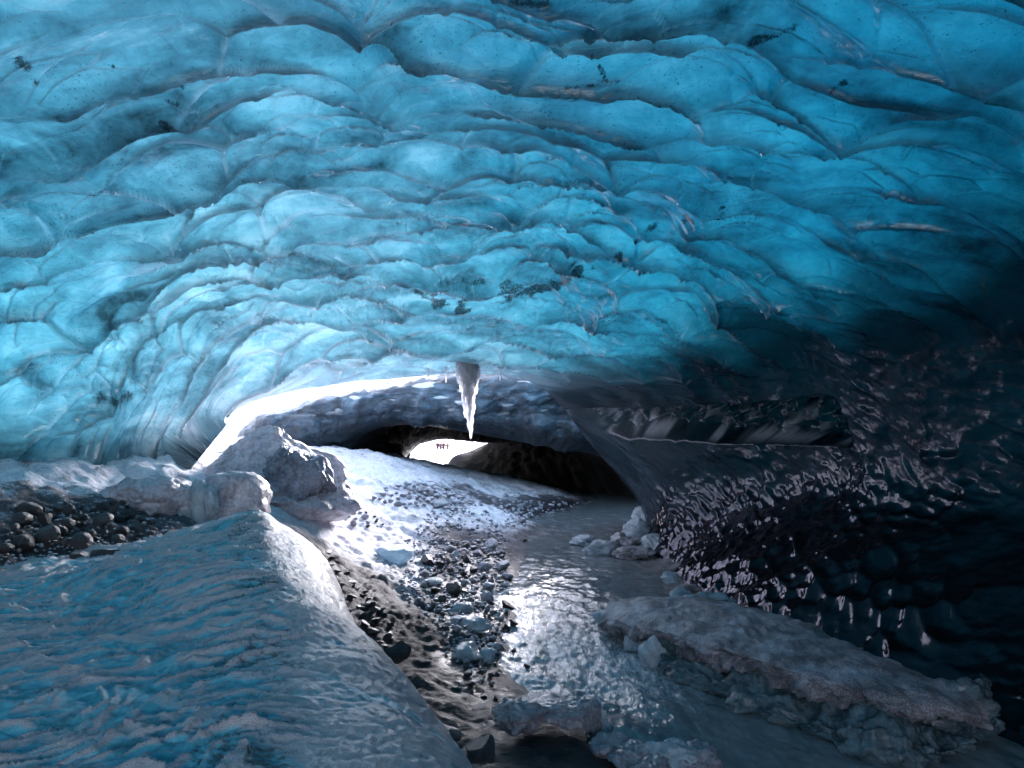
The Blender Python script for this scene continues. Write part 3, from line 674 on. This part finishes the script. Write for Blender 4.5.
# --- long shelf along the right wall
st = [((612,602),(602,616),.36),((648,597),(655,628),.5),((715,600),(738,652),.58),((800,622),(828,680),.58),((882,660),(905,699),.52),((966,688),(975,712),.34),((1002,700),(1004,712),.06)]
root = empty('ice_shelf', WZ(700, 640, 0)); rl = np.array(root.location)
tag(root, 'long grey grit-covered ice shelf overhanging the stream along the right wall', 'ice shelf')
rings = []
for (bp, fp, z) in st:
    B_ = np.array(WZ(*bp, z)); F_ = np.array(WZ(*fp, z-.03)); dr = (F_-B_); dr[2] = 0; L = np.linalg.norm(dr); dr /= L
    ring = [B_+np.array([0,0,-.4]), B_, (B_+F_)/2+np.array([0,0,.05]), F_-dr*.08+np.array([0,0,.015]), F_+np.array([0,0,-.05]), F_-dr*.10+np.array([0,0,-.16]), F_-dr*.42+np.array([0,0,-z+.2]), F_-dr*.6+np.array([0,0,-z-.1])]
    rings.append(np.array(ring))
RG = np.stack(rings)
tv2 = np.linspace(0, 6, 420)
SG = hermite(np.arange(8), hermite(np.arange(7), RG, tv2).transpose(1, 0, 2), np.linspace(0, 7, 170)).transpose(1, 0, 2)
sn_ = normals(SG); sn_ = sn_*(1 if sn_[200, 50, 2] > 0 else -1); uu2 = np.linspace(0, 7, 170)[None, :]
X, Y, Z = SG[..., 0], SG[..., 1], SG[..., 2]
edge = ss(3.4, 4.2, uu2)
dd = .035*fbm(X*2.5, Y*2.5, 4, 3)+.012*noise3(X*16, Y*16, Z*16, 5)+edge*(.10*fbm(X*2.4+Z*3, Z*4+Y, 4, 31)+.05*np.abs(fbm(X*7, Z*9+Y*5, 3, 8)))
SG = SG+sn_*dd[..., None]-rl
k = N('gritty_shelf_crust'); nf = k.noise(70, 5, .75); nn = k.noise(3, 6, .6)
k.done(k.prin(k.ramp(k.math('ADD', k.math('MULTIPLY', nf, .6), k.math('MULTIPLY', nn, .4)), [(.36, (.02, .02, .024)), (.48, (.16, .155, .175)), (.60, (.52, .51, .57))]), .5, k.bump(k.math('ADD', nf, nn), .8, .03)))
M_SLAB = k.m
mesh_np('crust', SG, gridq(420, 170), M_SLAB, parent=root)
fr_ = []
for (bp, fp, z) in st[1:]:
    F_ = np.array(WZ(*fp, z)); B_ = np.array(WZ(*bp, z)); dr = F_-B_; dr[2] = 0; dr /= np.linalg.norm(dr); F_[2] = 0
    fr_.append(np.array([F_-dr*.6+[0,0,.42], F_-dr*.14+[0,0,.30*min(1, z*2)], F_+dr*.12+[0,0,.17], F_+dr*.20+[0,0,.02], F_+dr*.05+[0,0,-.15]]))
FG = hermite(np.arange(5), hermite(np.arange(6), np.stack(fr_), np.linspace(0, 5, 300)).transpose(1, 0, 2), np.linspace(0, 4, 60)).transpose(1, 0, 2)
fn_ = normals(FG); fn_ = fn_*(1 if np.mean(fn_[..., 2]) > 0 else -1); X, Y, Z = FG[..., 0], FG[..., 1], FG[..., 2]
FG = FG+fn_*(.16*fbm(X*1.6, Y*1.6, 3, 12)+.06*fbm(X*6, Z*8+Y*4, 3, 6)-.05)[..., None]-rl
mesh_np('ice_foot', FG, gridq(300, 60), mat_ice('teal_shelf_ice', (.02, .035, .045), (.11, .18, .21), .25, .1, .4), parent=root)
for i, (px, py, sx, sy, sz) in enumerate(((622,620,.34,.2,.3),(640,636,.26,.2,.3),(652,650,.17,.16,.24),(606,618,.26,.22,.14))):
    q = WZ(px, py, .2); chunk('broken_end', M_CLR, (q[0]-rl[0], q[1]-rl[1], .16), (sx, sy, sz), 140+i, -.8, 5, root, cuts=12, cut=(.5, .85), amp=.16, fine=.05)
for i, (px, py, sx, sz) in enumerate(((690,662,.22,.16),(712,655,.26,.2),(748,668,.2,.14),(880,716,.3,.14),(925,728,.25,.12))):
    q = WZ(px, py, .1); chunk('edge_lump', M_SHELF, (q[0]-rl[0], q[1]-rl[1]+.1, .12), (sx, .2, sz), 150+i, -.5, 5, root, cuts=9, amp=.25, fine=.07)
# --- ice crusts at the near edge of the water
for nm, lab, parts in (('overhanging_crust', 'flat dark ice crust bridging a hollow at the near water edge', ((548,708,.40,.3,.10,M_SHELF),(575,712,.26,.24,.11,M_SHELF),(522,716,.26,.24,.14,M_SHELF),(592,718,.10,.12,.14,M_SHELF))),
      ('crusted_ice_heap', 'jagged white and blue ice heap at the bottom edge left of the open water', ((598,728,.12,.16,.22,M_CLR),(612,748,.16,.2,.16,M_SHELF),(636,758,.24,.2,.12,M_SHELF),(668,760,.26,.18,.16,M_CLR),(700,762,.22,.2,.13,M_SHELF),(650,768,.3,.2,.12,M_SHELF)))):
    q0 = WZ(parts[0][0], parts[0][1], .1); o = empty(nm, (q0[0], q0[1], 0)); tag(o, lab, 'ice crust')
    for i, (px, py, sx, sy, sz, m) in enumerate(parts):
        zz = .26 if nm[0] == 'o' else .12
        q = WZ(px, py, zz); chunk('crust_piece', m, (q[0]-q0[0], q[1]-q0[1], zz), (sx, sy, sz), 170+i+len(nm), i*.9, 5, o, cuts=9, amp=.26, freq=2, fine=.09)

# --- icicles hanging from the lip of the roof
topp = WY(468, 360, 17.0)
ic = empty('icicle_cluster', topp); tag(ic, 'white ragged icicle curtain hanging from the roof lip over the tunnel', 'icicle')
def icicle(x, y, z1, r0, seed):
    n, m = 70, 16; t = np.linspace(0, 1, n)[:, None]; a = np.linspace(0, 2*math.pi, m+1)[None, :]
    rr = r0*(1-t)**.32*(1-.35*t)*(.8+.6*noise2(t*14+seed+0*a, 0*t+a*.8, seed)+.35*noise2(t*40+seed+0*a, a*1.5, seed+3))+.004
    rr = rr*1.25; X = x+rr*np.cos(a)*1.1+.03*noise2(t*5+seed, 0*a+.5, 3)+t*.03; Yy = y+rr*np.sin(a); Zz = .35-t*(z1+.35)+0*a
    mesh_np('icicle', np.stack([X, Yy, Zz], -1)*.84, gridq(n, m+1), M_ICIC, parent=ic)
for i, (x, y, z1, r0) in enumerate(((.06, 0, 2.05, .10), (.0, -.05, 1.85, .09), (-.08, .03, 1.5, .10), (-.15, 0, 1.1, .11), (.12, -.02, 1.4, .10), (-.2, .05, .85, .10), (.18, .02, .9, .09), (-.12, -.07, 1.3, .07), (.03, -.08, 1.6, .07), (.24, .03, .6, .08), (-.27, .0, .62, .08), (.08, .07, 1.75, .08), (-.04, .08, 1.0, .1), (.15, -.06, .7, .08))):
    icicle(x, y, z1, r0, i*3+1)

for i, (px, py, Y, L, lab) in enumerate(((446,377,17.3,.22,'small icicle on the lip just left of the big cluster'),(500,377,17.4,.18,'small icicle on the lip right of the big cluster'),(428,378,17.3,.14,'short icicle stub on the lip, leftmost of the drips'))):
    q = WY(px, py-4, Y); io = empty('small_icicle', q); tag(io, lab, 'icicle', 'small icicles on the roof lip'); n_, m_ = 24, 10
    t = np.linspace(0, 1, n_)[:, None]; a = np.linspace(0, 2*math.pi, m_+1)[None, :]; rr = .035*(1-t)**.7*(1+.3*noise2(t*6+i, 0*a+.3, i))+.002
    mesh_np('icicle', np.stack([rr*np.cos(a)+0*t, rr*np.sin(a)+0*t, .15-t*(L+.15)+0*a], -1), gridq(n_, m_+1), M_ICIC, parent=io)
# --- rocks
def protos(mat, n, sub, seed, **kw):
    out = []
    for i in range(n):
        V, Fc = chunk_verts(sub, (1, .85, .72), seed+i*3, **kw)
        me = mesh_np('rock', V, Fc, mat, smooth=True); out.append(me.data); bpy.data.objects.remove(me)
    return out
PR_D = protos(M_RD, 7, 4, 300, cuts=13, cut=(.42, .78), amp=.07, fine=.025)
PR_G = protos(M_RG, 7, 4, 340, cuts=11, cut=(.46, .82), amp=.08, fine=.03)
PR_R = protos(M_RD, 5, 4, 380, cuts=3, cut=(.7, .95), amp=.12, fine=.02)
def rock(name, me, p, r, label, cat, group=None, sink=.25, flat=1.0):
    o = bpy.data.objects.new(name, me); COL.objects.link(o)
    o.location = (p[0], p[1], p[2]+r*(.72-sink)*flat*.6); o.scale = (r, r*random.uniform(.75, 1.1), r*flat*random.uniform(.8, 1.1)); o.rotation_euler = (random.uniform(-.3, .3), random.uniform(-.3, .3), random.uniform(0, 6.28))
    tag(o, label, cat, group); return o
def inside(poly, x, y):
    c = False; n = len(poly)
    for i in range(n):
        (x1, y1), (x2, y2) = poly[i], poly[(i+1) % n]
        if (y1 > y) != (y2 > y) and x < (x2-x1)*(y-y1)/(y2-y1)+x1: c = not c
    return c
def field(name, poly, n, smin, smax, pr, label, cat, group, gap=.75, flat=1.0, sink=.25, pw=2.2, specials=()):
    xs = [a for a, b in poly]; ys = [b for a, b in poly]; got = []; tries = 0
    while len(got) < n and tries < n*60:
        tries += 1; x = random.uniform(min(xs), max(xs)); y = random.uniform(min(ys), max(ys))
        if not inside(poly, x, y): continue
        r = smin+(smax-smin)*random.random()**pw
        if any(abs(x-a)*.9 < (r+c)*gap and abs(y-b)*1.5 < (r+c)*gap for a, b, c in got): continue
        got.append((x, y, r))
    got.sort(key=lambda t: -t[2])
    for i, (x, y, r) in enumerate(got):
        p = surf(x, y+r*.4); lab = specials[i] if i < len(specials) else None
        if lab is None:
            sz = ('large', 'mid-sized', 'small')[0 if i < len(got)*.2 else 1 if i < len(got)*.55 else 2]
            fx = (x-min(xs))/(max(xs)-min(xs)); fy = (y-min(ys))/(max(ys)-min(ys))
            ps = ('upper' if fy < .34 else 'middle' if fy < .67 else 'lower')+(' left' if fx < .34 else ' central' if fx < .67 else ' right')
            lab = '%s %s, in the %s part' % (sz, label, ps)
        rock(name, random.choice(pr), p, r*p[1]/F, lab, cat, group, sink, flat)
field('boulder', [(2,535),(30,508),(60,506),(95,506),(118,500),(140,518),(175,532),(172,545),(100,545),(40,548),(2,552)], 62, 3.5, 13, PR_R+PR_D[:3], 'dark boulder of the heap on the left bank', 'boulder', 'dark boulders heaped on the left bank', gap=.55, pw=1.5, sink=.1,
      specials=('largest black boulder in the heap on the left bank', 'second largest black boulder in the heap on the left bank'))
for px, py, r, lab, sq in ((80,560,12,'angular black rock sitting alone left of the humped one',1.0),(108,558,17,'wide humped black rock on the mound below the boulder heap',.8),(58,566,6,'small black stone left of the two lone rocks',.7)):
    p = hit(px, py-2, g_z, 6); q = WY(px, py, 8.6); rock('lone_rock', PR_D[int(r) % 7], (q[0], q[1], q[2]-.02), r*8.6/F, lab, 'rock', 'lone rocks on the mound', .1, sq)
field('cobble', [(372,500),(385,486),(410,482),(450,488),(468,500),(455,512),(430,506),(400,508)], 58, 2.6, 5.5, PR_G, 'grey cobble of the snow pile below the tunnel', 'cobble', 'grey cobbles piled on the snow', gap=.6, sink=.1)
field('cobble', [(332,508),(345,503),(375,516),(390,524),(370,530),(345,520)], 20, 2.6, 5.5, PR_G+PR_D[:2], 'cobble of the loose row left of the pile', 'cobble', 'loose cobbles on the snow slope', gap=.8)
field('bank_rock', [(430,552),(455,545),(500,540),(512,560),(508,620),(500,650),(495,668),(470,650),(440,620),(420,590)], 82, 3.5, 13, PR_D+PR_G, 'wet rock on the stream bank', 'rock', 'rocks along the stream bank', gap=.62, pw=2.0, sink=.2,
      specials=('largest dark rock on the stream bank', 'second largest dark rock on the stream bank', 'third largest dark rock on the stream bank'))
field('bank_rock', [(480,660),(497,668),(500,690),(520,700),(500,715),(470,690),(455,670)], 14, 4, 13, PR_D, 'black rock where the water turns', 'rock', 'black rocks at the bend', gap=.7, sink=.15)
field('rubble_rock', [(500,508),(520,502),(565,503),(580,512),(570,524),(545,520),(520,524)], 30, 2.5, 6, PR_G+PR_D[:3], 'frosted rock on the spit before the tunnel', 'rock', 'rocks on the gravel spit', gap=.7)
field('scree_clod', [(318,545),(330,552),(352,578),(385,610),(398,640),(385,650),(355,620),(335,590),(318,565)], 34, 4, 11, PR_D, 'black clod on the scree beside the mound', 'rock', 'black clods on the scree', gap=.55, sink=.25, pw=1.6, flat=.7)
for px, py, Y, r, lab in ((395,648,6.5,17,'rounded dark teal rock wedged against the right edge of the mound, topmost of four'),(412,678,6.0,15,'dark teal rock against the mound edge, second of four'),(452,726,5.5,14,'dark teal rock against the mound edge, third of four'),(482,742,5.4,24,'large dark teal rock against the mound edge, lowest of four')):
    q = WY(px, py, Y); rock('edge_rock', PR_D[int(r) % 7], (q[0], q[1], q[2]-.10), r*Y/F, lab, 'rock', 'teal rocks along the mound edge', .1)
for px, py, r, lab in ((513,625,5,'pointed black rock in the water, upper one by the left bank'),(528,668,4,'small black rock breaking the riffle'),(525,541,3,'small rock in the calm water near the spit'),(514,652,4,'black rock at the white water edge')):
    q = WZ(px, py, .02); rock('stream_rock', PR_D[int(px) % 7], q, r*q[1]/F*1.2, lab, 'rock', 'rocks standing in the stream', .2)
# --- loose gravel, one mass
def gravel(name, polys, n, label):
    rs = np.random.RandomState(5); V0, F0 = ico(1) if False else ICO[2]; V0 = V0*np.array([1, .9, .7]); VV, FF = [], []; cnt = 0
    for poly, share, smin, smax in polys:
        xs = [a for a, b in poly]; ys = [b for a, b in poly]; k_ = 0
        while k_ < n*share:
            x = rs.uniform(min(xs), max(xs)); y = rs.uniform(min(ys), max(ys))
            if not inside(poly, x, y): continue
            p = surf(x, y); r = rs.uniform(smin, smax)*p[1]/F; a = rs.uniform(0, 6.28); c, s_n = math.cos(a), math.sin(a)
            v = V0*r*rs.uniform(.7, 1.2, (1, 3))*(1+.35*(rs.rand(len(V0), 1)-.5)); v = np.stack([v[:, 0]*c-v[:, 1]*s_n, v[:, 0]*s_n+v[:, 1]*c, v[:, 2]], -1)+np.array(p)+[0, 0, r*.2]
            VV.append(v); FF.append(F0+cnt); cnt += len(V0); k_ += 1
    o = mesh_np(name, np.concatenate(VV), np.concatenate(FF), M_RG, smooth=False); tag(o, label, 'gravel', kind='stuff'); return o
gravel('gravel', [([(400,545),(440,500),(480,500),(505,540),(505,650),(480,690),(400,600)], .45, .8, 2.4), ([(0,540),(40,505),(130,500),(185,528),(180,548),(0,566)], .22, .8, 2.4), ([(430,540),(510,540),(505,650),(470,680),(420,600)], .2, 1, 2.8), ([(500,500),(580,503),(575,522),(505,528)], .08, .8, 2)], 1900, 'loose grey gravel and small stones strewn over bank and snow')

# --- visitors on the snowfield beyond the far mouth
def person(px, h, jacket, trousers, label, turn, helm):
    q = WY(px, 455, 100.0); q = (q[0], 100.0, -.85); root = empty('person', q, turn); tag(root, label, 'person', 'people standing outside the far mouth')
    J = [((0,0,.95),.14),((0,0,1.15),.15),((0,0,1.38),.17),((0,0,1.5),.07),((0,.0,1.62),.095),((0,0,1.72),.08),
         ((.2,0,1.40),.065),((.28,.03,1.15),.05),((.26,-.10,.92),.04),((-.2,0,1.40),.065),((-.28,.03,1.15),.05),((-.24,-.12,.94),.04),
         ((.1,0,.88),.10),((.13,.0,.5),.075),((.14,.03,.1),.055),((.14,-.13,.05),.05),((-.1,0,.88),.10),((-.13,-.04,.5),.075),((-.15,.02,.1),.055),((-.15,-.13,.05),.05)]
    E = [(0,1),(1,2),(2,3),(3,4),(4,5),(2,6),(6,7),(7,8),(2,9),(9,10),(10,11),(0,12),(12,13),(13,14),(14,15),(0,16),(16,17),(17,18),(18,19)]
    me = bpy.data.meshes.new('body'); me.from_pydata([[c*h/1.8 for c in v] for v, _ in J], E, []); o = bpy.data.objects.new('body', me); COL.objects.link(o); o.parent = root
    mo = o.modifiers.new('skin', 'SKIN')
    for i, (_, rr) in enumerate(J): me.skin_vertices[0].data[i].radius = (rr, rr*.85)
    me.skin_vertices[0].data[0].use_root = True
    o.modifiers.new('sub', 'SUBSURF').levels = 1; o.modifiers['sub'].render_levels = 1
    k = N('outdoor_clothes'); z = k.n('SeparateXYZ'); k.l(k.n('TexCoord').outputs['Object'], z.inputs[0])
    c = k.mix(k.math('GREATER_THAN', z.outputs[2], h*.5), trousers, jacket); c = k.mix(k.math('GREATER_THAN', z.outputs[2], h*.83), c, (.45, .28, .2)); k.done(k.prin(c, .8)); me.materials.append(k.m)
    V, Fc = ICO[3]; V = V*np.array([.125, .145, .12]); V[:, 2] = np.maximum(V[:, 2], -.02)
    k = N('helmet_shell'); k.done(k.prin(helm, .35)); hm = mesh_np('helmet', V+np.array([0, 0, h*.935]), Fc, k.m, parent=root)
for a in ((437.5, 1.8, (.07,.006,.008), (.02,.02,.03), 'leftmost of the tiny people outside, in dark red jacket and black trousers', .3, (.6,.6,.6)), (440.5, 1.72, (.04,.04,.06), (.02,.02,.025), 'person in black jacket beside the one in dark red', -.4, (.5,.1,.05)),
          (443.5, 1.78, (.10,.018,.01), (.02,.02,.02), 'person in rust orange jacket in the middle of the small group', 2.8, (.6,.5,.1)), (447.5, 1.7, (.10,.08,.08), (.05,.04,.04), 'rightmost of the tiny people, in brown jacket, slightly apart', .1, (.4,.4,.4))):
    person(*a)
